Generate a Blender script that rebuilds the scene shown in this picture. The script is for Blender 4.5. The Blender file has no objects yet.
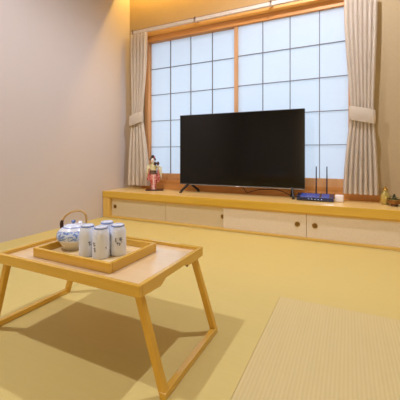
import bpy, bmesh, math, random
from mathutils import Vector, Matrix
random.seed(7)
SC = bpy.context.scene
COL = SC.collection
PI = math.pi

# ------------------------------------------------------------------ materials
def lin(c):
    return tuple((x/12.92 if x <= .04045 else ((x+.055)/1.055)**2.4) for x in [v/255 for v in c])

def mat(name, rgb, rough=.5, rgb2=None, scale=8, stretch=(1, 1, 1), detail=4, bump=0, metal=0,
        kind='noise', spec=.5, lo=.35, hi=.65, coat=0):
    m = bpy.data.materials.new(name); m.use_nodes = True
    nt = m.node_tree; N = nt.nodes; L = nt.links
    b = N['Principled BSDF']
    b.inputs['Roughness'].default_value = rough
    b.inputs['Metallic'].default_value = metal
    b.inputs['Specular IOR Level'].default_value = spec
    b.inputs['Coat Weight'].default_value = coat
    b.inputs['Base Color'].default_value = (*lin(rgb), 1)
    tc = N.new('ShaderNodeTexCoord'); mp = N.new('ShaderNodeMapping')
    mp.inputs['Scale'].default_value = stretch
    L.new(tc.outputs['Object'], mp.inputs['Vector'])
    if kind == 'wave':
        t = N.new('ShaderNodeTexWave'); t.inputs['Scale'].default_value = scale
        t.inputs['Distortion'].default_value = detail; t.inputs['Detail'].default_value = 3
        t.inputs['Detail Scale'].default_value = 1.5
        out = t.outputs['Fac']
    else:
        t = N.new('ShaderNodeTexNoise'); t.inputs['Scale'].default_value = scale
        t.inputs['Detail'].default_value = detail
        out = t.outputs['Fac']
    L.new(mp.outputs['Vector'], t.inputs['Vector'])
    if rgb2:
        r = N.new('ShaderNodeValToRGB')
        r.color_ramp.elements[0].position = lo; r.color_ramp.elements[1].position = hi
        r.color_ramp.elements[0].color = (*lin(rgb), 1); r.color_ramp.elements[1].color = (*lin(rgb2), 1)
        L.new(out, r.inputs['Fac']); L.new(r.outputs['Color'], b.inputs['Base Color'])
    if bump:
        bp = N.new('ShaderNodeBump'); bp.inputs['Strength'].default_value = bump
        bp.inputs['Distance'].default_value = .003
        L.new(out, bp.inputs['Height']); L.new(bp.outputs['Normal'], b.inputs['Normal'])
    return m

def wood(name, a, b2, axis='X', rough=.4, scale=14, coat=.0):
    st = {'X': (.12, 1.6, 1.6), 'Y': (1.6, .12, 1.6), 'Z': (1.6, 1.6, .12)}[axis]
    return mat(name, a, rough, b2, scale, st, 6, bump=.05, lo=.3, hi=.7, coat=coat)

def weave(name, a, b2, axis, period, bump):
    """woven rush: fine ribs running along the given axis, with slow straw-colour drift"""
    m = bpy.data.materials.new(name); m.use_nodes = True
    nt = m.node_tree; N = nt.nodes; L = nt.links; b = N['Principled BSDF']
    b.inputs['Roughness'].default_value = .62; b.inputs['Specular IOR Level'].default_value = .35
    tc = N.new('ShaderNodeTexCoord')
    w = N.new('ShaderNodeTexWave'); w.wave_type = 'BANDS'
    w.bands_direction = 'X' if axis == 'Y' else 'Y'
    w.inputs['Scale'].default_value = .314/period; w.inputs['Distortion'].default_value = .4
    w.inputs['Detail'].default_value = 1
    L.new(tc.outputs['Object'], w.inputs['Vector'])
    n = N.new('ShaderNodeTexNoise'); mp = N.new('ShaderNodeMapping')
    mp.inputs['Scale'].default_value = (40, 3, 1) if axis == 'Y' else (3, 40, 1)
    L.new(tc.outputs['Object'], mp.inputs['Vector']); L.new(mp.outputs['Vector'], n.inputs['Vector'])
    n.inputs['Scale'].default_value = 2
    mx = N.new('ShaderNodeMath'); mx.operation = 'MULTIPLY_ADD'
    L.new(w.outputs['Fac'], mx.inputs[0]); mx.inputs[1].default_value = .55; 
    m2 = N.new('ShaderNodeMath'); m2.operation = 'MULTIPLY'; m2.inputs[1].default_value = .45
    L.new(n.outputs['Fac'], m2.inputs[0]); L.new(m2.outputs[0], mx.inputs[2])
    r = N.new('ShaderNodeValToRGB')
    r.color_ramp.elements[0].color = (*lin(a), 1); r.color_ramp.elements[1].color = (*lin(b2), 1)
    L.new(mx.outputs[0], r.inputs['Fac']); L.new(r.outputs['Color'], b.inputs['Base Color'])
    bp = N.new('ShaderNodeBump'); bp.inputs['Strength'].default_value = bump; bp.inputs['Distance'].default_value = .002
    L.new(mx.outputs[0], bp.inputs['Height']); L.new(bp.outputs['Normal'], b.inputs['Normal'])
    return m

M = {}
M['wall_plain'] = mat('plain_plaster', (206, 196, 184), .85, (212, 202, 190), 120, bump=.1)
M['wall_left'] = mat('pinkish_grey_wallpaper', (200, 190, 186), .85, (205, 195, 192), 220, (1, 1, 1), 3, bump=.12)
M['wall_back'] = mat('beige_wallpaper', (176, 155, 118), .85, (182, 161, 125), 220, (1, 1, 1), 3, bump=.12)
M['ceiling'] = mat('pale_ceiling_paper', (225, 218, 208), .9, (230, 224, 214), 150, bump=.1)
M['tatami'] = weave('smooth_rush_tatami', (205, 184, 110), (214, 194, 124), 'X', .004, .10)
M['tatami_rib'] = weave('ribbed_rush_tatami', (204, 183, 124), (215, 196, 142), 'Y', .010, .28)
M['counter'] = wood('pale_cypress_counter', (233, 196, 122), (241, 208, 138), 'X', .28, 12, .3)
M['edge'] = wood('golden_counter_edge', (206, 163, 48), (218, 176, 66), 'X', .35, 12, .2)
M['cab_wood'] = wood('golden_cypress_frame', (214, 172, 80), (226, 186, 96), 'X', .45)
M['cab_wood_v'] = wood('golden_cypress_post', (214, 172, 80), (226, 186, 96), 'Z', .45)
M['door_cream'] = mat('cream_sliding_door_paper', (214, 197, 160), .8, (219, 203, 168), 90, bump=.05)
M['door_pale'] = mat('pale_sliding_door_paper', (222, 206, 180), .8, (227, 212, 188), 90, bump=.05)
M['brass'] = mat('aged_brass', (176, 138, 62), .35, (150, 112, 44), 60, metal=.8)
M['brass_dark'] = mat('dark_brass_cup', (140, 108, 48), .45, (118, 88, 38), 60, metal=.6)
M['frame'] = wood('orange_brown_window_wood', (190, 128, 62), (208, 146, 78), 'X', .5)
M['frame_v'] = wood('orange_brown_stile_wood', (198, 146, 96), (212, 162, 112), 'Z', .5)
M['head'] = wood('light_window_head_wood', (214, 164, 92), (226, 178, 106), 'X', .5)
M['lattice'] = mat('grey_brown_lattice_bar', (112, 106, 104), .7, (122, 114, 110), 30)
M['curtain'] = mat('cream_curtain_cloth', (242, 230, 214), .9, (246, 235, 220), 300, (1, 1, .3), 2, bump=.08)
M['curtain_l'] = mat('ivory_curtain_cloth', (242, 230, 212), .9, (246, 234, 218), 300, (1, 1, .3), 2, bump=.08)
M['rail'] = mat('white_curtain_rail', (236, 222, 208), .4, (230, 216, 200), 40)
M['rail_dark'] = mat('grey_rail_groove', (168, 148, 130), .6, (158, 138, 120), 40)
M['black'] = mat('black_plastic', (17, 15, 15), .38, (20, 18, 18), 80)
M['screen'] = mat('glossy_black_screen', (8, 6, 5), .12, (9, 7, 6), 3, spec=.4)
M['silver'] = mat('silver_trim', (150, 145, 142), .35, (165, 160, 156), 60, metal=.7)
M['cable'] = mat('dark_cable_rubber', (34, 22, 18), .55, (42, 28, 22), 60)
M['navy'] = mat('navy_glossy_plastic', (18, 20, 50), .2, (26, 30, 72), 25, coat=.4)
M['blue'] = mat('blue_glossy_top', (34, 50, 132), .2, (74, 104, 196), 40, (1, 6, 1), coat=.3)
M['white_plastic'] = mat('white_plastic', (232, 226, 226), .4, (238, 232, 232), 40)
M['table'] = wood('honey_bamboo_side', (208, 162, 52), (222, 178, 70), 'X', .26, 18, .6)
M['table_y'] = wood('honey_bamboo_side_short', (208, 162, 52), (222, 178, 70), 'Y', .26, 18, .6)
M['table_z'] = wood('honey_bamboo_leg', (208, 160, 52), (220, 174, 68), 'Z', .4, 18, .1)
M['tabletop'] = wood('pale_bamboo_top', (222, 192, 146), (231, 203, 160), 'X', .22, 16, .5)
M['traytop'] = wood('pale_tray_floor', (232, 202, 148), (238, 210, 160), 'X', .3, 16, .2)
M['china'] = mat('white_porcelain', (222, 231, 250), .22, (226, 235, 252), 12, coat=.3)
M['bluepaint'] = mat('blue_glaze_line', (110, 138, 208), .25, (130, 156, 218), 60)
M['inkpaint'] = mat('dark_blue_brush_paint', (66, 66, 96), .35, (86, 84, 112), 60)
M['bamboo'] = wood('tan_bamboo_handle', (212, 178, 120), (190, 150, 90), 'X', .45, 30)
M['darkwrap'] = mat('dark_brown_wrap', (70, 34, 24), .6, (52, 24, 18), 80)
M['lacquer'] = mat('dark_red_lacquer', (58, 16, 22), .2, (70, 22, 26), 20, coat=.5)
M['skin'] = mat('white_doll_face', (238, 222, 212), .5, (242, 228, 218), 20)
M['hair'] = mat('black_doll_hair', (22, 18, 24), .4, (32, 26, 34), 120)
M['kimono'] = mat('cream_green_brocade', (196, 190, 132), .7, (228, 214, 180), 46, detail=2, lo=.42, hi=.58)
M['kimono_red'] = mat('red_pink_brocade', (176, 58, 48), .7, (226, 158, 148), 52, detail=2, lo=.40, hi=.60)
M['kimono_pink'] = mat('pale_pink_silk', (228, 176, 164), .6, (238, 200, 188), 50)
M['obi'] = mat('dark_patterned_sash', (54, 36, 40), .6, (120, 84, 50), 60, lo=.45, hi=.6)
M['sleeve'] = mat('grey_green_silk', (196, 194, 156), .7, (222, 214, 186), 40)
M['sole'] = mat('flower_red', (190, 60, 70), .6, (220, 110, 110), 60)
M['jar'] = mat('golden_green_glaze', (196, 168, 78), .18, (160, 148, 78), 26, coat=1.0, metal=.35)
M['bronze'] = mat('brown_gold_bowl', (150, 102, 44), .28, (96, 60, 26), 22, metal=.35, coat=.3)
M['leaf'] = mat('dark_green_leaf', (54, 66, 34), .6, (84, 92, 48), 60)

# teapot: white glaze, blue floral band on the shoulder, cream unglazed foot
def teapot_mat():
    m = bpy.data.materials.new('blue_and_white_teapot_glaze'); m.use_nodes = True
    nt = m.node_tree; N = nt.nodes; L = nt.links; b = N['Principled BSDF']
    b.inputs['Roughness'].default_value = .22; b.inputs['Coat Weight'].default_value = .3
    tc = N.new('ShaderNodeTexCoord'); sx = N.new('ShaderNodeSeparateXYZ')
    L.new(tc.outputs['Object'], sx.inputs[0])
    r = N.new('ShaderNodeValToRGB'); r.color_ramp.interpolation = 'CONSTANT'
    e = r.color_ramp.elements
    e[0].position = 0; e[0].color = (0, 0, 0, 1)
    e[1].position = .46; e[1].color = (1, 1, 1, 1)
    q = e.new(.85); q.color = (0, 0, 0, 1)
    mr = N.new('ShaderNodeMapRange'); mr.inputs[2].default_value = .08
    mr.inputs[1].default_value = 0; mr.inputs[2].default_value = .070
    L.new(sx.outputs['Z'], mr.inputs[0]); L.new(mr.outputs[0], r.inputs['Fac'])
    n = N.new('ShaderNodeTexNoise'); n.inputs['Scale'].default_value = 140; n.inputs['Detail'].default_value = 2
    L.new(tc.outputs['Object'], n.inputs['Vector'])
    rn = N.new('ShaderNodeValToRGB'); rn.color_ramp.elements[0].position = .47; rn.color_ramp.elements[1].position = .56
    L.new(n.outputs['Fac'], rn.inputs['Fac'])
    band = N.new('ShaderNodeMix'); band.data_type = 'RGBA'
    band.inputs[6].default_value = (*lin((208, 222, 246)), 1); band.inputs[7].default_value = (*lin((112, 146, 214)), 1)
    L.new(rn.outputs['Color'], band.inputs[0])
    body = N.new('ShaderNodeValToRGB'); body.color_ramp.elements[0].position = .36; body.color_ramp.elements[1].position = .47
    body.color_ramp.elements[0].color = (*lin((214, 206, 180)), 1); body.color_ramp.elements[1].color = (*lin((222, 226, 236)), 1)
    L.new(mr.outputs[0], body.inputs['Fac'])
    mx = N.new('ShaderNodeMix'); mx.data_type = 'RGBA'
    L.new(r.outputs['Color'], mx.inputs[0]); L.new(body.outputs['Color'], mx.inputs[6]); L.new(band.outputs[2], mx.inputs[7])
    L.new(mx.outputs[2], b.inputs['Base Color'])
    return m
M['teapot'] = teapot_mat()

def paper_mat():
    m = bpy.data.materials.new('translucent_shoji_paper'); m.use_nodes = True
    nt = m.node_tree; N = nt.nodes; L = nt.links
    out = N['Material Output']; N.remove(N['Principled BSDF'])
    d = N.new('ShaderNodeBsdfDiffuse'); t = N.new('ShaderNodeBsdfTranslucent'); mx = N.new('ShaderNodeMixShader')
    n = N.new('ShaderNodeTexNoise'); n.inputs['Scale'].default_value = 30
    tc = N.new('ShaderNodeTexCoord'); L.new(tc.outputs['Object'], n.inputs['Vector'])
    r = N.new('ShaderNodeValToRGB')
    r.color_ramp.elements[0].color = (.84, .86, .88, 1); r.color_ramp.elements[1].color = (.86, .88, .90, 1)
    L.new(n.outputs['Fac'], r.inputs['Fac'])
    L.new(r.outputs['Color'], d.inputs['Color']); L.new(r.outputs['Color'], t.inputs['Color'])
    mx.inputs['Fac'].default_value = .80
    L.new(d.outputs[0], mx.inputs[1]); L.new(t.outputs[0], mx.inputs[2]); L.new(mx.outputs[0], out.inputs['Surface'])
    return m
M['paper'] = paper_mat()

def emit_mat(name, rgb, s):
    m = bpy.data.materials.new(name); m.use_nodes = True
    b = m.node_tree.nodes['Principled BSDF']
    b.inputs['Base Color'].default_value = (*rgb, 1)
    b.inputs['Emission Color'].default_value = (*rgb, 1); b.inputs['Emission Strength'].default_value = s
    return m

# ------------------------------------------------------------------ mesh helpers
class MB:
    def __init__(s): s.bm = bmesh.new()
    def box(s, x0, x1, y0, y1, z0, z1, bev=0, mtx=None, seg=2):
        c = Matrix.Translation(((x0+x1)/2, (y0+y1)/2, (z0+z1)/2)) @ Matrix.Diagonal((x1-x0, y1-y0, z1-z0, 1))
        r = bmesh.ops.create_cube(s.bm, size=1, matrix=c); vs = r['verts']
        if bev:
            es = list({e for v in vs for e in v.link_edges})
            rb = bmesh.ops.bevel(s.bm, geom=es, offset=bev, segments=seg, affect='EDGES', profile=.5)
            vs = list({v for f in rb['faces'] for v in f.verts} | {v for v in vs if v.is_valid})
        if mtx is not None: bmesh.ops.transform(s.bm, matrix=mtx, verts=vs)
        return s
    def beam(s, a, b, w, h, up=(0, 0, 1), bev=0):
        a, b = Vector(a), Vector(b); d = b-a; ln = d.length; z = d.normalized()
        x = Vector(up).cross(z)
        if x.length < 1e-5: x = Vector((1, 0, 0))
        x.normalize(); y = z.cross(x)
        m = Matrix((( x.x, y.x, z.x, a.x), (x.y, y.y, z.y, a.y), (x.z, y.z, z.z, a.z), (0, 0, 0, 1)))
        return s.box(-w/2, w/2, -h/2, h/2, 0, ln, bev, m)
    def lathe(s, prof, seg=40, c=(0, 0, 0), mtx=None):
        rings = []
        for r, z in prof:
            if r < 1e-6: rings.append([s.bm.verts.new((c[0], c[1], c[2]+z))])
            else: rings.append([s.bm.verts.new((c[0]+r*math.cos(2*PI*k/seg), c[1]+r*math.sin(2*PI*k/seg), c[2]+z)) for k in range(seg)])
        for a, b in zip(rings, rings[1:]):
            for k in range(seg):
                j = (k+1) % seg
                if len(a) == 1 and len(b) == 1: continue
                if len(a) == 1: s.bm.faces.new((a[0], b[j], b[k]))
                elif len(b) == 1: s.bm.faces.new((a[k], a[j], b[0]))
                else: s.bm.faces.new((a[k], a[j], b[j], b[k]))
        if mtx is not None: bmesh.ops.transform(s.bm, matrix=mtx, verts=[v for r in rings for v in r])
        return s
    def tube(s, pts, rad, seg=10, closed=False):
        pts = [Vector(p) for p in pts]; n = len(pts)
        R = rad if isinstance(rad, (list, tuple)) else [rad]*n
        t0 = (pts[1]-pts[0]).normalized(); u = t0.orthogonal().normalized(); rings = []
        for i, p in enumerate(pts):
            if closed: t = (pts[(i+1) % n]-pts[i-1])
            else: t = pts[min(i+1, n-1)]-pts[max(i-1, 0)]
            t.normalize(); u = (u-t*u.dot(t)).normalized(); v = t.cross(u)
            rings.append([s.bm.verts.new(p+(u*math.cos(2*PI*k/seg)+v*math.sin(2*PI*k/seg))*R[i]) for k in range(seg)])
        for i in range(n if closed else n-1):
            a, b = rings[i], rings[(i+1) % n]
            for k in range(seg):
                j = (k+1) % seg; s.bm.faces.new((a[k], a[j], b[j], b[k]))
        if not closed:
            s.bm.faces.new(rings[0][::-1]); s.bm.faces.new(rings[-1])
        return s
    def prism(s, poly, axis, a, b):
        """extrude a 2-D outline along an axis ('X': poly is (y,z); 'Y': poly is (x,z))"""
        f = (lambda p, t: (t, p[0], p[1])) if axis == 'X' else (lambda p, t: (p[0], t, p[1]))
        A = [s.bm.verts.new(f(p, a)) for p in poly]; B = [s.bm.verts.new(f(p, b)) for p in poly]
        s.bm.faces.new(A); s.bm.faces.new(B[::-1])
        for i in range(len(poly)):
            j = (i+1) % len(poly); s.bm.faces.new((A[i], B[i], B[j], A[j]))
        return s
    def ball(s, c, r, sc=(1, 1, 1), seg=20):
        m = Matrix.Translation(c) @ Matrix.Diagonal((r*sc[0], r*sc[1], r*sc[2], 1))
        bmesh.ops.create_uvsphere(s.bm, u_segments=seg, v_segments=max(8, seg//2+2), radius=1, matrix=m)
        return s
    def build(s, name, material, parent=None, smooth=False, loc=None, rotz=0, origin=None):
        bm = s.bm
        bmesh.ops.recalc_face_normals(bm, faces=bm.faces)
        if origin is not None: bmesh.ops.translate(bm, vec=-Vector(origin), verts=bm.verts)
        me = bpy.data.meshes.new(name); bm.to_mesh(me); bm.free()
        me.materials.append(material)
        if smooth:
            for p in me.polygons: p.use_smooth = True
            try: me.set_sharp_from_angle(angle=math.radians(42))
            except Exception: pass
        o = bpy.data.objects.new(name, me); COL.objects.link(o)
        if loc is not None: o.location = loc
        elif origin is not None: o.location = origin
        o.rotation_euler.z = rotz
        if parent: o.parent = parent
        return o

def tag(o, label, cat, group=None):
    o['label'] = label; o['category'] = cat
    if group: o['group'] = group
    return o
def thing(name, loc, label, cat, group=None, rotz=0):
    o = bpy.data.objects.new(name, None); COL.objects.link(o)
    o.empty_display_size = .05; o.location = loc; o.rotation_euler.z = rotz
    return tag(o, label, cat, group)
def struct(o): o['kind'] = 'structure'; return o

# ------------------------------------------------------------------ measures (metres)
XL, XR = -2.05, 1.75          # side walls
YB, YF = 2.566, -2.3          # window wall, wall behind the camera
ZC = 2.4                      # ceiling
CF, CZ = 2.169, .2424         # front and top of the low built-in counter

# ------------------------------------------------------------------ the room shell
mb = MB()
mb.box(XL-.1, XR+.1, YF-.1, YB+.1, -.10, -.03)
S = [(-2.05, -1.086, .43, 2.169), (-1.084, -.251, .43, 2.169), (-.249, 1.75, 1.271, 2.169), (.587, 1.75, .431, 1.269),
     (-2.05, -.251, -.5, .429), (-.249, 1.75, -.5, .429), (-2.05, 1.75, YF, -.502), (-2.05, 1.75, 2.1695, YB)]
S = [S[0]]+S[3:]
for x0, x1, y0, y1 in S: mb.box(x0, x1, y0, y1, -.03, 0, .0015, seg=2)
# the long mat between the table and the cabinet, cut round the ribbed mat
L_ = [(-1.084, .43), (-.251, .43), (-.251, 1.271), (1.75, 1.271), (1.75, 2.169), (-1.084, 2.169)]
lo_ = [mb.bm.verts.new((x, y, -.03)) for x, y in L_]; hi_ = [mb.bm.verts.new((x, y, 0)) for x, y in L_]
mb.bm.faces.new(hi_); mb.bm.faces.new(lo_[::-1])
for i in range(6): mb.bm.faces.new((lo_[i], lo_[(i+1) % 6], hi_[(i+1) % 6], hi_[i]))
struct(mb.build('floor', M['tatami']))

t = MB().box(-.2503, .585, .431, 1.2703, -.03, .0010, .0012)
tag(t.build('tatami_mat', M['tatami_rib']), 'pale ribbed straw tatami mat laid crosswise in the bare front right of the floor', 'tatami mat')

struct(MB().box(XL-.1, XL, YF-.1, YB+.1, -.1, ZC+.1).build('wall_left', M['wall_left']))
struct(MB().box(XR, XR+.1, YF-.1, YB+.1, -.1, ZC+.1).build('wall_right', M['wall_plain']))
WX0, WX1, WZ0, WZ1 = -1.845, .075, .2424, 1.80     # window opening
mb = MB()
mb.box(XL, WX0, YB, YB+.12, -.1, ZC+.1).box(WX1, XR, YB, YB+.12, -.1, ZC+.1)
mb.box(WX0, WX1, YB, YB+.12, WZ1, ZC+.1).box(WX0, WX1, YB, YB+.12, -.1, WZ0)
struct(mb.build('wall_back', M['wall_back']))
# wall behind the viewer, with an unseen opening added to let the fill light in
mb = MB()
mb.box(XL, -.6, YF-.1, YF, -.1, ZC+.1).box(1.5, XR, YF-.1, YF, -.1, ZC+.1).box(-.6, 1.5, YF-.1, YF, 1.8, ZC+.1)
struct(mb.build('wall_front', M['wall_plain']))
struct(MB().box(XL-.1, XR+.1, YF-.1, YB+.12, ZC, ZC+.1).build('ceiling', M['ceiling']))
# light cove valance above the window
struct(MB().box(XL, XR, 2.33, 2.352, 2.12, ZC, .002).build('trim_1', M['ceiling']))

# window_1: fixed outer frame, with two sliding paper screens as its parts
mb = MB()
mb.box(WX0-.005, WX1+.005, 2.535, YB+.10, 1.752, 1.802, .003)
w = struct(mb.build('window_1', M['head']))
mb = MB(); mb.box(WX0, WX1, 2.540, YB+.10, 1.695, 1.752, .002); mb.build('head_track', M['frame'], w)
mb = MB(); mb.box(WX0, WX0+.045, 2.55, YB+.10, .30, 1.695, .003); mb.build('jamb', M['frame_v'], w)
mb = MB(); mb.box(WX1-.045, WX1, 2.55, YB+.10, .30, 1.695, .003); mb.build('jamb', M['frame_v'], w)
mb = MB(); mb.box(WX0-.03, WX1+.16, 2.53, YB+.10, CZ, .292, .003); mb.build('sill', M['frame'], w)
mb = MB(); mb.box(WX0+.045, WX1-.045, 2.540, YB+.10, .292, .330, .002); mb.build('bottom_track', M['frame'], w)
H = .26; CW = .2227
Z0, Z1 = .393, 1.693
def shoji(x0, x1, stile_l, stile_r, bars, y):
    """paper screen: frame (the child itself) with lattice and paper as its sub-parts"""
    f = MB()
    f.box(x0, x0+stile_l, y, y+.026, .33, 1.70, .002).box(x1-stile_r, x1, y, y+.026, .33, 1.70, .002)
    f.box(x0+stile_l, x1-stile_r, y, y+.026, .33, Z0, .002).box(x0+stile_l, x1-stile_r, y, y+.026, Z1, 1.703, .002)
    fo = f.build('shoji_screen', M['frame_v'], w)
    l = MB()
    for bx in bars: l.box(bx-.0026, bx+.0026, y+.002, y+.012, Z0, Z1)
    for k in range(1, 5): l.box(x0+stile_l, x1-stile_r, y+.001, y+.011, Z1-H*k-.0026, Z1-H*k+.0026)
    l.build('lattice', M['lattice'], fo)
    MB().box(x0+stile_l, x1-stile_r, y+.0122, y+.0132, Z0, Z1).build('shoji_paper', M['paper'], fo)
b0 = -1.5661
shoji(WX0+.045, -.868, .006, .032, [b0, b0+CW, b0+2*CW], 2.578)
bb = -.6478
shoji(-.900, WX1-.045, .034, .030, [bb, bb+CW, bb+2*CW], 2.5505)

# ------------------------------------------------------------------ low built-in cabinet and its long worktop
ct = MB().box(XL+.002, XR-.002, CF+.012, YB-.002, .186, CZ-.0002, .001)
ct = ct.build('countertop', M['counter'])
MB().box(XL+.002, XR-.002, CF, CF+.012, .186, CZ, .003).build('front_edge', M['edge'], ct)
tag(ct, 'long pale wooden countertop of the low cabinet beneath the window', 'countertop')
cab = thing('low_cabinet', (-.15, CF+.2, 0), 'long low built-in wooden cabinet with cream sliding doors under the window', 'cabinet')
O = Vector(cab.location)
def part(mb, name, m, parent=cab, smooth=False):
    o = mb.build(name, m, parent, smooth); o.location = -O if parent is cab else Vector((0, 0, 0)); return o
fr = MB()
fr.box(XL+.004, -1.972, CF+.004, CF+.06, .001, .185, .002)
part(fr, 'post', M['cab_wood_v'])
part(MB().box(XL+.06, XR-.004, CF+.006, CF+.075, .001, .017, .0015), 'bottom_rail', M['cab_wood'])
part(MB().box(XL+.06, XR-.004, CF+.018, CF+.075, .172, .186, .0015), 'top_rail', M['cab_wood'])
part(MB().box(XL+.004, XR-.004, YB-.03, YB-.01, .001, .185), 'back_panel', M['cab_wood'])
def pull(x, y, z, parent):
    m = Matrix.Translation((x, y, z)) @ Matrix.Rotation(PI/2, 4, 'X')
    k = MB().lathe([(.0, .0010), (.0125, .0010), (.0135, .0035), (.016, .0045), (.0175, .0035), (.018, 0)], 28, mtx=m)
    o = k.build('finger_pull', M['brass'], parent, True); o.location = (0, 0, 0)
    k = MB().lathe([(0, .0013), (.0118, .0013), (.0120, .0008)], 24, mtx=m)
    o2 = k.build('pull_recess', M['brass_dark'], o, True); return o
for x0, x1, y, m, hx, lab in [(-1.974, -1.388, CF+.040, 'door_cream', -1.932, None), (-1.388, -.855, CF+.0405, 'door_cream', -.871, None),
                              (-.861, -.257, CF+.022, 'door_pale', -.316, 'whiter sliding door'), (-.2565, .36, CF+.0222, 'door_pale', -.203, 'whiter sliding door'),
                              (.355, 1.0, CF+.040, 'door_cream', .95, None), (1.0, XR-.006, CF+.0405, 'door_cream', 1.05, None)]:
    d = part(MB().box(x0+.001, x1-.001, y, y+.016, .017, .172, .0012), 'sliding_door', M[m])
    if lab: d['label'] = lab
    pull(hx, y, .101, d)

# ------------------------------------------------------------------ curtain rail and curtains
rl = thing('curtain_rail', (-.87, 2.49, 1.80), 'long white curtain rail running above the whole window', 'curtain rail')
o = MB().box(-1.955, .42, 2.462, 2.487, 1.772, 1.806, .003).build('rail', M['rail'], rl); o.location = -Vector(rl.location)
o = MB().box(-1.95, .415, 2.460, 2.4625, 1.8015, 1.8055).build('rail_groove', M['rail_dark'], rl); o.location = -Vector(rl.location)
for bx in (-1.93, -1.242, -.56, .12, .40):
    b = MB().box(bx-.008, bx+.008, 2.4575, YB, 1.790, 1.812, .002).box(bx-.008, bx+.008, 2.4575, 2.4615, 1.764, 1.812, .001)
    o = b.build('bracket', M['rail_dark'], rl); o.location = -Vector(rl.location)

def ease(t): t = max(0, min(1, t)); return t*t*(3-2*t)
def curtain(name, label, topx, tiex, botx, zt, ztie, zb, n, m, yc, tie_th, seed):
    rnd = random.Random(seed)
    ph = [rnd.uniform(-.5, .5) for _ in range(n+2)]
    root = thing(name, ((botx[0]+botx[1])/2, yc, zb), label, 'curtain', 'tied back window curtains')
    R = Vector(root.location)
    bm = bmesh.new(); NU, NZ = n*14, 64
    def lerp(a, b, t): return a+(b-a)*t
    rows = []
    for j in range(NZ+1):
        z = lerp(zb, zt, j/NZ)
        if z > ztie:
            t = (z-ztie)/(zt-ztie); e = ease(t*1.15)**.8
            x0, x1 = lerp(tiex[0], topx[0], e), lerp(tiex[1], topx[1], e); amp = lerp(.009, .013, e)
        else:
            t = (ztie-z)/(ztie-zb); e = 1-(1-t)**1.6
            x0, x1 = lerp(tiex[0], botx[0], e), lerp(tiex[1], botx[1], e); amp = lerp(.009, .022, e)
        row = []
        for i in range(NU+1):
            u = i/NU; k = u*n
            a = 2*PI*k + ph[int(min(k, n))]*.5*math.sin(PI*(k % 1))**2
            y = yc + .012 - amp*1.9*abs(math.sin(a/2))**.75
            x = lerp(x0, x1, u) 
            row.append(bm.verts.new((x, y, z)))
        rows.append(row)
    for a, b in zip(rows, rows[1:]):
        for i in range(NU): bm.faces.new((a[i], a[i+1], b[i+1], b[i]))
    s = MB(); s.bm.free(); s.bm = bm
    r = bmesh.ops.solidify(bm, geom=bm.faces[:], thickness=.0025)
    o = s.build('curtain_cloth', m, root, True); o.location = -R
    # tieback band wrapped round the gathered cloth
    cx, hw = (tiex[0]+tiex[1])/2, (tiex[1]-tiex[0])/2+.006
    tb = bmesh.new(); prof = []
    NA = 48; z0, z1 = ztie-.052, ztie+.048
    rings = []
    for (dz, g) in ((z0, 0), (z0+.008, .003), ((z0+z1)/2, .0045), (z1-.008, .003), (z1, 0)):
        ring = []
        for k in range(NA):
            a = 2*PI*k/NA; ca, sa = math.cos(a), math.sin(a)
            ex = abs(ca)**.55*(1 if ca >= 0 else -1); ey = abs(sa)**.7*(1 if sa >= 0 else -1)
            ring.append(tb.verts.new((cx+(hw+g)*ex, yc-.006+(tie_th+g)*ey, dz - .02*ex*(1 if seed == 2 else -1))))
        rings.append(ring)
    for a, b in zip(rings, rings[1:]):
        for k in range(NA):
            j = (k+1) % NA; tb.faces.new((a[k], a[j], b[j], b[k]))
    bmesh.ops.solidify(tb, geom=tb.faces[:], thickness=.003)
    s = MB(); s.bm.free(); s.bm = tb
    o = s.build('tieback', m, root, True); o.location = -R
    # hooks to the rail
    for k in range(n):
        x = topx[0]+(topx[1]-topx[0])*(k+.5)/n
        h = MB().tube([(x, yc, zt-.02), (x, yc+.002, zt+.001), (x, 2.474, zt+.0015)], .002, 8)
        o = h.build('hook', M['silver'], root, True); o.location = -R
    return root
curtain('curtain', 'ivory curtain tied back at the left end of the window, behind the kimono doll', (-1.958, -1.757), (-1.944, -1.81), (-1.985, -1.727), 1.762, .925, .278, 5, M['curtain_l'], 2.455, .030, 1)
curtain('curtain', 'cream curtain tied back at the right end of the window, beside the router', (-.029, .183), (.014, .160), (-.036, .190), 1.768, .858, .298, 7, M['curtain'], 2.455, .030, 2)

# ------------------------------------------------------------------ television
TV = thing('television', (-.832, 2.44, CZ), 'large flat black television standing on the countertop before the window', 'television', rotz=math.radians(1.6))
W2 = .534
p = MB().box(-W2, W2, -.012, .014, .070, .687, .004).box(-W2+.12, W2-.12, .012, .045, .09, .42, .012)
p.build('casing', M['black'], TV)
MB().box(-W2+.006, W2-.006, -.0135, -.0118, .082, .681, .0005).build('screen', M['screen'], TV)
MB().box(-W2, W2, -.0135, -.010, .068, .0745, .001).build('bottom_trim', M['silver'], TV)
MB().box(-.012, .020, -.015, -.0132, .0675, .0745, .0008).build('logo_mark', M['white_plastic'], TV)
for s in (-1, 1):
    x = s*.440; xf, xr = s*(.497 if s < 0 else .458), s*(.388 if s < 0 else .425)
    f = MB()
    f.beam((x, 0, .085), (xf, -.066, .010), .020, .014, (1, 0, 0), .003)
    f.beam((x, 0, .085), (xr, .078, .010), .020, .014, (1, 0, 0), .003)
    f.box(xf-.011, xf+.011, -.078, -.056, .0003, .010, .003).box(xr-.011, xr+.011, .066, .085, .0003, .010, .003)
    f.build('foot', M['black'], TV)
cb = MB()
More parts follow.
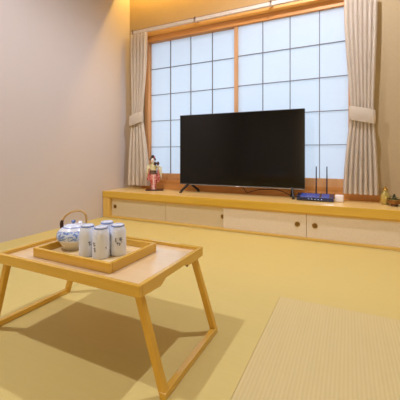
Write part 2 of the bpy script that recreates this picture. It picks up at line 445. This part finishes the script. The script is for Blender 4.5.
def smooth_path(pts, k=8):
    P = [Vector(q) for q in pts]; out = []
    for i in range(len(P)-1):
        p0, p1, p2, p3 = P[max(i-1, 0)], P[i], P[i+1], P[min(i+2, len(P)-1)]
        for j in range(k):
            u = j/k
            out.append(.5*((2*p1)+(p2-p0)*u+(2*p0-5*p1+4*p2-p3)*u*u+(3*p1-p0-3*p2+p3)*u**3))
    out.append(P[-1]); return out
cb.tube(smooth_path([(-.80, 2.49, .35), (-.795, 2.492, .30), (-.765, 2.49, .263), (-.70, 2.488, .279), (-.64, 2.486, .292), (-.53, 2.484, .297), (-.47, 2.484, .284), (-.42, 2.485, .262), (-.36, 2.49, .2455), (-.30, 2.497, .2455)]), .0030, 8)
tag(cb.build('power_cable', M['cable'], None, True), 'thin dark cable drooping below the television screen', 'cable')

# ------------------------------------------------------------------ router with two antennas, white adapter
RT = thing('router', (-.219, 2.40, CZ), 'navy blue router with two upright antennas right of the television', 'router', rotz=math.radians(1))
MB().prism([(-.055, .004), (-.060, .012), (-.052, .026), (.045, .046), (.055, .042), (.055, .004)], 'X', -.125, .125).build('body', M['navy'], RT)
mb = MB()
mb.prism([(-.053, .0262), (-.05, .0285), (.035, .0460), (.038, .0452)], 'X', -.10, .03)
mb.prism([(-.053, .0262), (-.05, .0285), (.035, .0460), (.038, .0452)], 'X', .045, .095)
mb.build('top_panel', M['blue'], RT)
for x in (-.10, .10): MB().lathe([(0, 0), (.008, 0), (.008, .004), (0, .004)], 16, (x, .02, 0)).build('rubber_foot', M['black'], RT)
for k in range(5): MB().box(-.045+k*.022, -.039+k*.022, -.0585, -.0560, .013, .016).build('indicator_light', emit_mat('router_led', (.5, .7, 1), 2.0), RT)
for x in (.002, .076):
    a = MB().tube([(x, .050, .03), (x, .050, .05), (x+.001, .050, .15), (x+.001, .050, .247)], [.006, .0055, .0045, .0038], 12)
    a.build('antenna', M['navy'], RT, True)
AD = thing('power_adapter', (-.060, 2.405, CZ), 'small white plug adapter at the right end of the router', 'adapter')
MB().box(-.027, .030, -.028, .028, .001, .048, .007, seg=3).build('body', M['white_plastic'], AD, True)
MB().tube([(-.026, 0, .024), (-.034, 0, .024), (-.040, .004, .022)], .0045, 10).build('plug_collar', M['cable'], AD, True)

# ------------------------------------------------------------------ kimono doll
D = thing('kimono_doll', (-1.657, 2.425, CZ), 'small doll in a red and cream kimono on a dark lacquer stand', 'doll', rotz=math.radians(30))
MB().box(-.070, .095, -.070, .060, .001, .012, .003).build('stand', M['lacquer'], D)
def ellipse_loft(mb, rings, seg=28):
    rs = []
    for cx, cy, z, a, b in rings:
        rs.append([mb.bm.verts.new((cx+a*math.cos(2*PI*k/seg), cy+b*math.sin(2*PI*k/seg), z)) for k in range(seg)])
    for A, B in zip(rs, rs[1:]):
        for k in range(seg):
            j = (k+1) % seg; mb.bm.faces.new((A[k], A[j], B[j], B[k]))
    mb.bm.faces.new(rs[0][::-1]); mb.bm.faces.new(rs[-1]); return mb
# continuous body: skirted figure, gentle S-curve, narrow waist, shoulders and neck
ellipse_loft(MB(), [(0, 0, .0125, .019, .019), (0, -.001, .03, .018, .018), (-.001, -.001, .07, .027, .023), (-.002, 0, .11, .034, .028), (-.003, .002, .145, .033, .026),
                    (-.004, .003, .175, .029, .023), (-.004, .002, .20, .033, .024), (-.004, .001, .225, .036, .022), (-.005, 0, .238, .026, .017),
                    (-.006, -.002, .247, .012, .011), (-.007, -.004, .262, .010, .010)]).build('kimono', M['kimono'], D, True)
ellipse_loft(MB(), [(0, -.004, .0125, .025, .025), (0, -.003, .03, .021, .022), (0, -.003, .05, .0235, .0225), (-.001, -.002, .08, .031, .0275), (-.002, -.001, .12, .0365, .0305), (-.003, .001, .15, .0345, .0275)]).build('skirt', M['kimono_red'], D, True)
ellipse_loft(MB(), [(.002, -.018, .0125, .015, .013), (.002, -.015, .035, .011, .012), (.001, -.015, .06, .012, .0135), (.001, -.016, .10, .014, .0165), (0, -.015, .148, .011, .0165)]).build('front_panel', M['kimono_pink'], D, True)
ellipse_loft(MB(), [(-.004, .002, .150, .035, .029), (-.004, .003, .156, .0355, .0285), (-.004, .003, .182, .033, .027), (-.004, .003, .187, .031, .026)]).build('sash', M['obi'], D, True)
MB().box(-.026, .022, .024, .042, .152, .200, .006).build('sash_bow', M['obi'], D, True)
# sleeves: long hanging furisode sleeves
def sleeve(sx, tip, m):
    s = MB()
    A = Vector((sx*.030, -.002, .226)); E = Vector(tip)
    n = (E-A); 
    rs = []
    for t, w, h in ((0, .014, .016), (.35, .015, .022), (.7, .012, .045), (1, .008, .062)):
        c = A+n*t; ring = []
        for k in range(16):
            a = 2*PI*k/16
            ring.append(s.bm.verts.new((c.x, c.y+w*math.cos(a), c.z-(h-.016)*.9+h*math.sin(a))))
        rs.append(ring)
    for P_, Q_ in zip(rs, rs[1:]):
        for k in range(16):
            j = (k+1) % 16; s.bm.faces.new((P_[k], P_[j], Q_[j], Q_[k]))
    s.bm.faces.new(rs[0][::-1]); s.bm.faces.new(rs[-1])
    s.build('sleeve', m, D, True)
for sx in (-1, 1):
    ellipse_loft(MB(), [(sx*.040, .004, .088 if sx < 0 else .075, .010, .016), (sx*.050, .002, .100, .013, .019), (sx*.048, .0, .150, .011, .016), (sx*.040, -.002, .196, .009, .010)], 18).build('hanging_sleeve', M['kimono_red'], D, True)
sleeve(-1, (-.062, -.018, .212), M['kimono'])
sleeve(1, (.078, -.018, .196), M['sleeve'])
h = MB().ball((-.008, -.008, .283), .021, (.86, .92, 1.12), 24).ball((-.008, -.0275, .280), .0035, (.8, 1, 1), 10)
ho = h.build('head', M['skin'], D, True)
e = MB()
for sx in (-1, 1):
    e.ball((-.008+sx*.0075, -.0262, .286), .0022, (1.3, .6, .8), 10)
e.build('eyes', M['hair'], ho, True)
MB().ball((-.008, -.0262, .2715), .0024, (1.2, .6, .7), 10).build('mouth', M['sole'], ho, True)
hr = MB().ball((-.008, .001, .292), .0245, (1.0, .95, 1.0), 24).ball((-.008, .016, .302), .017, (1, 1, 1.05), 18).ball((-.008, .004, .318), .0145, (1.1, 1.1, .9), 18)
hr.ball((-.030, .002, .288), .010, (.8, 1.2, 1.3), 14).ball((.014, .002, .288), .010, (.8, 1.2, 1.3), 14)
hr.build('hair', M['hair'], D, True)
fl = MB()
for k in range(6): fl.ball((.010+.005*math.cos(k*PI/3), -.012, .309+.005*math.sin(k*PI/3)), .0034, seg=10)
fl.build('hair_ornament', M['sole'], D, True)
# hand drum raised at the shoulder
m = Matrix.Translation((.030, -.026, .252)) @ Matrix.Rotation(.9, 4, 'Z') @ Matrix.Rotation(PI/2, 4, 'X')
MB().lathe([(0, -.020), (.017, -.020), (.018, -.016), (.008, -.004), (.008, .004), (.018, .016), (.017, .020), (0, .020)], 24, mtx=m).build('hand_drum', M['obi'], D, True)
for side, c in ((-1, (-.040, -.030, .212)), (1, (.042, -.034, .236))):
    hd = MB()
    hd.ball(c, .0062, (1, .8, 1.1), 12)
    for k in range(4): hd.tube([(c[0]+(k-1.5)*.0026, c[1]-.003, c[2]-.003), (c[0]+(k-1.5)*.003, c[1]-.007, c[2]-.008), (c[0]+(k-1.5)*.003, c[1]-.005, c[2]-.012)], [.0015, .0013, .001], 6)
    hd.tube([(c[0]-side*.005, c[1]-.002, c[2]), (c[0]-side*.009, c[1]-.006, c[2]-.004)], [.0016, .0011], 6)
    hd.build('hand', M['skin'], D, True)

# ------------------------------------------------------------------ golden jar and bowl of greenery at the right end
J = thing('glazed_jar', (.224, 2.415, CZ), 'small golden green glazed jar beside the right curtain on the countertop', 'jar')
MB().lathe([(0, .001), (.022, .001), (.029, .010), (.032, .030), (.030, .055), (.024, .074), (.017, .083), (.016, .090), (.020, .094), (.0185, .097), (.0145, .094), (.0145, .088), (0, .086)], 32).build('body', M['jar'], J, True)
MB().lathe([(.0, .0975), (.017, .0965), (.0185, .099), (.014, .106), (.006, .110), (.004, .114), (.007, .118), (.005, .123), (0, .124)], 28).build('lid', M['brass'], J, True)
BW = thing('bronze_bowl', (.270, 2.362, CZ), 'round brown bronze bowl holding dark greenery at the far right of the countertop', 'bowl')
MB().lathe([(0, .001), (.022, .001), (.024, .005), (.022, .009), (.036, .017), (.043, .030), (.041, .042), (.0385, .042), (.040, .030), (.034, .020), (0, .016)], 36).build('bowl_body', M['bronze'], BW, True)
MB().lathe([(.0405, .0405), (.0435, .0415), (.043, .0445), (.0395, .0445), (.0385, .042)], 36).build('rim', M['brass'], BW, True)
lf = MB(); rr = random.Random(3)
for k in range(46):
    a = rr.uniform(0, 2*PI); q = rr.uniform(0, .032); z = .038+rr.uniform(0, .042)*(1-q/.045)
    c = Vector((q*math.cos(a), q*math.sin(a), z)); d = Vector((math.cos(a+rr.uniform(-.6, .6)), math.sin(a), rr.uniform(-.1, .7))).normalized()
    sdv = d.cross(Vector((0, 0, 1))).normalized(); nn = d.cross(sdv)
    L_ = rr.uniform(.012, .02); wd = L_*.36
    vs = [lf.bm.verts.new(c-d*L_*.5), lf.bm.verts.new(c+sdv*wd+nn*.001), lf.bm.verts.new(c+d*L_*.5), lf.bm.verts.new(c-sdv*wd+nn*.001), lf.bm.verts.new(c-nn*.002)]
    for i in range(4): lf.bm.faces.new((vs[i], vs[(i+1) % 4], vs[4]))
lf.ball((0, 0, .036), .030, (1, 1, .5), 14)
lf.build('greenery', M['leaf'], BW)

# ------------------------------------------------------------------ folding bamboo tray table
TX, TY, TZ = -.7285, .7735, .265
T = thing('tray_table', (TX, TY, 0), 'low honey bamboo folding tray table with splayed legs on the tatami', 'table', rotz=math.radians(-.2))
hx, hy = .2820, .1755; tk = .013
MB().box(-hx+tk, hx-tk, -hy+tk, hy-tk, TZ-.021, TZ-.011, .0005).build('tabletop', M['tabletop'], T)
MB().box(-hx, hx, -hy, -hy+tk, TZ-.030, TZ, .0022).build('front_rail', M['table'], T)
MB().box(-hx, hx, hy-tk, hy, TZ-.030, TZ, .0022).build('rear_rail', M['table'], T)
def side_outline():
    y0, y1, zt, zb = -hy+tk-.0005, hy-tk+.0005, TZ, TZ-.034
    up = TZ-.0215
    pts = [(y0, zt), (y0, zb+.004), (-.085, zb)]
    for k in range(7): t = k/6; pts.append((-.085+.030*t, zb+(up-zb)*ease(t)))
    for k in range(7): t = k/6; pts.append((.050+.018*t, up+(zb+.003-up)*ease(t)))
    pts += [(y1, zb+.004), (y1, zt)]
    return pts
for s in (-1, 1):
    a, b = (hx-tk, hx) if s > 0 else (-hx, -hx+tk)
    o = MB().prism(side_outline(), 'X', a, b).build('side_rail', M['table_y'], T)
    bv = o.modifiers.new('soft_edges', 'BEVEL'); bv.width = .0015; bv.segments = 2; bv.limit_method = 'ANGLE'
    for yy in (.062,):
        m = Matrix.Translation((b if s > 0 else a, yy, TZ-.028)) @ Matrix.Rotation(s*PI/2, 4, 'Y')
        MB().lathe([(0, -.002), (.0035, -.002), (.0035, .0012), (.002, .0022), (0, .0024)], 14, mtx=m).build('bolt', M['brass_dark'], T, True)
# leg frames: two legs and a floor runner on each side
for s in (-1, 1):
    xt, xb = s*.262, s*.335
    top, bot = TZ-.034, .006
    for yy in (-.150, .148):
        MB().beam((xt-s*.004, yy, top+.010), (xb, yy, bot+.001), .019, .017, (0, 1, 0), .0018).build('leg', M['table_z'], T)
    MB().box(xb-.0085, xb+.0085, -.160, .158, .0005, .018, .0018).build('runner', M['table_y'], T)
    MB().box(s*.245-.014, s*.245+.014, -hy+tk, hy-tk, TZ-.033, TZ-.0212, .0015).build('leg_block', M['table_y'], T)

# ------------------------------------------------------------------ serving tray on the table
RX, RY, RZ = -.741, .757, TZ-.0108
TR = thing('serving_tray', (RX, RY, RZ), 'small square-edged bamboo serving tray on the tray table under teapot and cups', 'tray', rotz=math.radians(-.8))
ax, ay, tk2 = .160, .110, .011
MB().box(-ax+tk2-.001, ax-tk2+.001, -ay+tk2-.001, ay-tk2+.001, .0005, .008, .0005).build('tray_floor', M['traytop'], TR)
MB().box(-ax, ax, -ay, -ay+tk2, .0002, .029, .002).build('rim', M['table'], TR)
MB().box(-ax, ax, ay-tk2, ay, .0002, .029, .002).build('rim', M['table'], TR)
MB().box(-ax, -ax+tk2, -ay+tk2, ay-tk2, .0002, .029, .002).build('rim', M['table_y'], TR)
MB().box(ax-tk2, ax, -ay+tk2, ay-tk2, .0002, .029, .002).build('rim', M['table_y'], TR)
FZ = RZ+.0081

# ------------------------------------------------------------------ four upturned cups
CH = .095
def cup_profile():
    return [(0, .006), (.0225, .004), (.0245, 0), (.0260, .001), (.0266, .006), (.0265, .030), (.0260, .058), (.0252, .072), (.0232, .082), (.0205, .0868), (.0197, .0880),
            (.0195, CH-.002), (.0188, CH), (.0165, CH), (.0155, CH-.003), (0, CH-.0035)]
def wrap(pts, rad=.0267):
    return [(rad*math.cos(a), rad*math.sin(a), z) for a, z in pts]
view = math.atan2(-.73, .62)   # the side that faces the viewer
def strokes(mb, lines, a0, z0, sc=1.35):
    for ln in lines:
        mb.tube(wrap([(a0+u*sc/.0266, z0+v*sc) for u, v in ln]), .0009, 6)
BLOT = [[(-.003, .004), (0, .005), (.003, .003)], [(-.001, .005), (0, -.001), (.001, -.004)], [(.002, .0), (.004, -.002)]]
CHARS = [[(-.009, .006), (-.004, .007)], [(-.007, .008), (-.008, .001), (-.005, .003)], [(-.009, .001), (-.004, -.001)], [(.001, .007), (.007, .008)], [(.004, .009), (.003, .001), (.007, .002)],
         [(0, .004), (.008, .004)], [(-.006, -.004), (0, -.003), (.004, -.006)], [(-.003, -.002), (-.002, -.009)], [(.001, -.005), (.002, -.010)], [(.006, -.001), (.008, -.003)]]
DOTS = [[(-.0012, 0), (0, .0012), (.0012, 0)], [(.0005, -.002), (.0016, -.003)]]
cups = [(-.743, .722, 'leftmost white cup, right in front of the teapot, one ink mark on its side', [(BLOT, .30, .040)]),
        (-.688, .7225, 'frontmost white cup, standing between the other cups with marks at its left edge', [(BLOT, -.82, .044), (BLOT, -.72, .028), (DOTS, .62, .034)]),
        (-.662, .7695, 'rightmost white cup, with dark blue brush characters on its side', [(CHARS, .12, .046)]),
        (-.722, .786, 'hindmost white cup, half hidden behind the other three cups', [(BLOT, .3, .04)])]
for x, y, lab, marks in cups:
    c = thing('teacup', (x, y, FZ), lab, 'cup', 'upturned white cups on the serving tray')
    MB().lathe(cup_profile(), 44).build('cup_body', M['china'], c, True)
    MB().lathe([(.0196, CH-.0062), (.0204, CH-.0055), (.0204, CH-.0032), (.0194, CH-.0020)], 44).build('blue_rim_line', M['bluepaint'], c, True)
    for st, a, z in marks:
        k = MB(); strokes(k, st, view+a, z); k.build('painted_mark', M['inkpaint'], c, True)

# ------------------------------------------------------------------ teapot
P = thing('teapot', (-.839, .752, FZ), 'blue and white porcelain teapot with a bamboo bail handle on the tray', 'teapot')
MB().lathe([(0, .003), (.024, .002), (.026, 0), (.0275, .001), (.028, .006), (.0312, .013), (.0355, .020), (.0415, .028), (.0455, .038), (.0440, .050), (.0385, .060), (.030, .067), (.0265, .069), (.025, .068), (.025, .066), (0, .064)], 48).build('pot_body', M['teapot'], P, True)
lid = MB().lathe([(0, .0685), (.0255, .0685), (.027, .070), (.024, .0735), (.014, .0765), (.006, .078), (0, .0782)], 40).build('lid', M['china'], P, True)
MB().lathe([(.0045, .0775), (.0035, .080), (.006, .083), (.0065, .086), (.004, .0885), (0, .089)], 24).build('knob', M['bluepaint'], lid, True)
MB().lathe([(.0272, .0697), (.0280, .0690), (.0290, .0682), (.0278, .0686)], 40).build('blue_lid_line', M['bluepaint'], P, True)
# spout points away to the rear left, lugs left and right (as seen), bail handle over the top
hd = Vector((.86, .5, 0)).normalized(); sd = Vector((-.5, .86, 0)).normalized()
sp = MB().tube(smooth_path([tuple(sd*.036+Vector((0, 0, .030))), tuple(sd*.050+Vector((0, 0, .042))), tuple(sd*.058+Vector((0, 0, .058))), tuple(sd*.066+Vector((0, 0, .066)))]), [.012]*8+[.010]*8+[.0075]*9, 14)
sp.build('spout', M['teapot'], P, True)
for s in (-1, 1):
    q = hd*(s*.030)+Vector((0, 0, .066))
    lug = MB().tube([tuple(q+hd*s*.002+Vector((0, 0, -.004))), tuple(q+hd*s*.003+Vector((0, 0, .006))), tuple(q+hd*s*.002+Vector((0, 0, .013)))], .0048, 12)
    lug.build('handle_lug', M['darkwrap'] if s < 0 else M['china'], P, True)
hp = []
for k in range(25):
    a = PI*(1-k/24)
    hp.append(tuple(hd*(.034*math.cos(a)*1.02+.012*math.sin(a)) + Vector((0, 0, .074+.043*math.sin(a)**.85 if math.sin(a) > 0 else .074))))
hn = MB().tube(hp, [.0032]*25, 12)
hn.build('bail_handle', M['bamboo'], P, True)
wr = MB().tube(hp[:3], .0042, 12); wr.build('handle_wrap', M['darkwrap'], P, True)
P.scale = (1.17, 1.17, 1.08)

# ------------------------------------------------------------------ lights
def lamp(name, kind, loc, energy, color, **kw):
    l = bpy.data.lights.new(name, kind); l.energy = energy; l.color = color
    for k, v in kw.items(): setattr(l, k, v)
    o = bpy.data.objects.new(name, l); COL.objects.link(o); o.location = loc; return o
WARM = (.95, .97, 1.10)
# two ceiling downlights
LA = lamp('downlight', 'SPOT', (-.11, 1.59, ZC-.02), 62, WARM, shadow_soft_size=.03, spot_size=math.radians(164), spot_blend=.5)
LB = lamp('downlight', 'SPOT', (-1.43, .22, ZC-.02), 62, WARM, shadow_soft_size=.03, spot_size=math.radians(164), spot_blend=.5)
# warm strip in the cove above the window
cv = lamp('cove_strip', 'AREA', (-1.0, 2.48, ZC-.02), 10, (1.0, .60, .14), shape='RECTANGLE', size=2.0, size_y=.05)
# daylight outside the paper window
dl = lamp('daylight', 'AREA', (-.85, 4.1, .95), 42, (.49, .745, 1.06), shape='RECTANGLE', size=4.0, size_y=3.0)
dl.rotation_euler = (math.radians(-90), 0, 0)
# added warm fill behind the viewer, no known lamp, shining in through the opening
wf = lamp('added_warm_fill', 'AREA', (.45, -3.4, .9), 20, (1.0, .68, .30), shape='RECTANGLE', size=2.4, size_y=1.8)
wf.rotation_euler = (math.radians(90), 0, 0)
wd = bpy.data.worlds.new('world'); SC.world = wd; wd.use_nodes = True
wd.node_tree.nodes['Background'].inputs['Color'].default_value = (.9, .88, .85, 1)
wd.node_tree.nodes['Background'].inputs['Strength'].default_value = .4

# ------------------------------------------------------------------ camera
f_px, yaw, yh, hc = 307.598, .4496, 154.392, .5793
cam = bpy.data.cameras.new('camera'); co = bpy.data.objects.new('camera', cam); COL.objects.link(co)
co.location = (0, 0, hc); co.rotation_euler = (PI/2, 0, yaw)
cam.sensor_width = 36; cam.lens = f_px/400*36; cam.shift_y = (yh-200)/400; cam.clip_start = .02
SC.camera = co
SC.view_settings.view_transform = 'Standard'; SC.view_settings.look = 'None'
SC.view_settings.gamma = 1; SC.view_settings.use_curve_mapping = False
SC.view_settings.exposure = 0.53
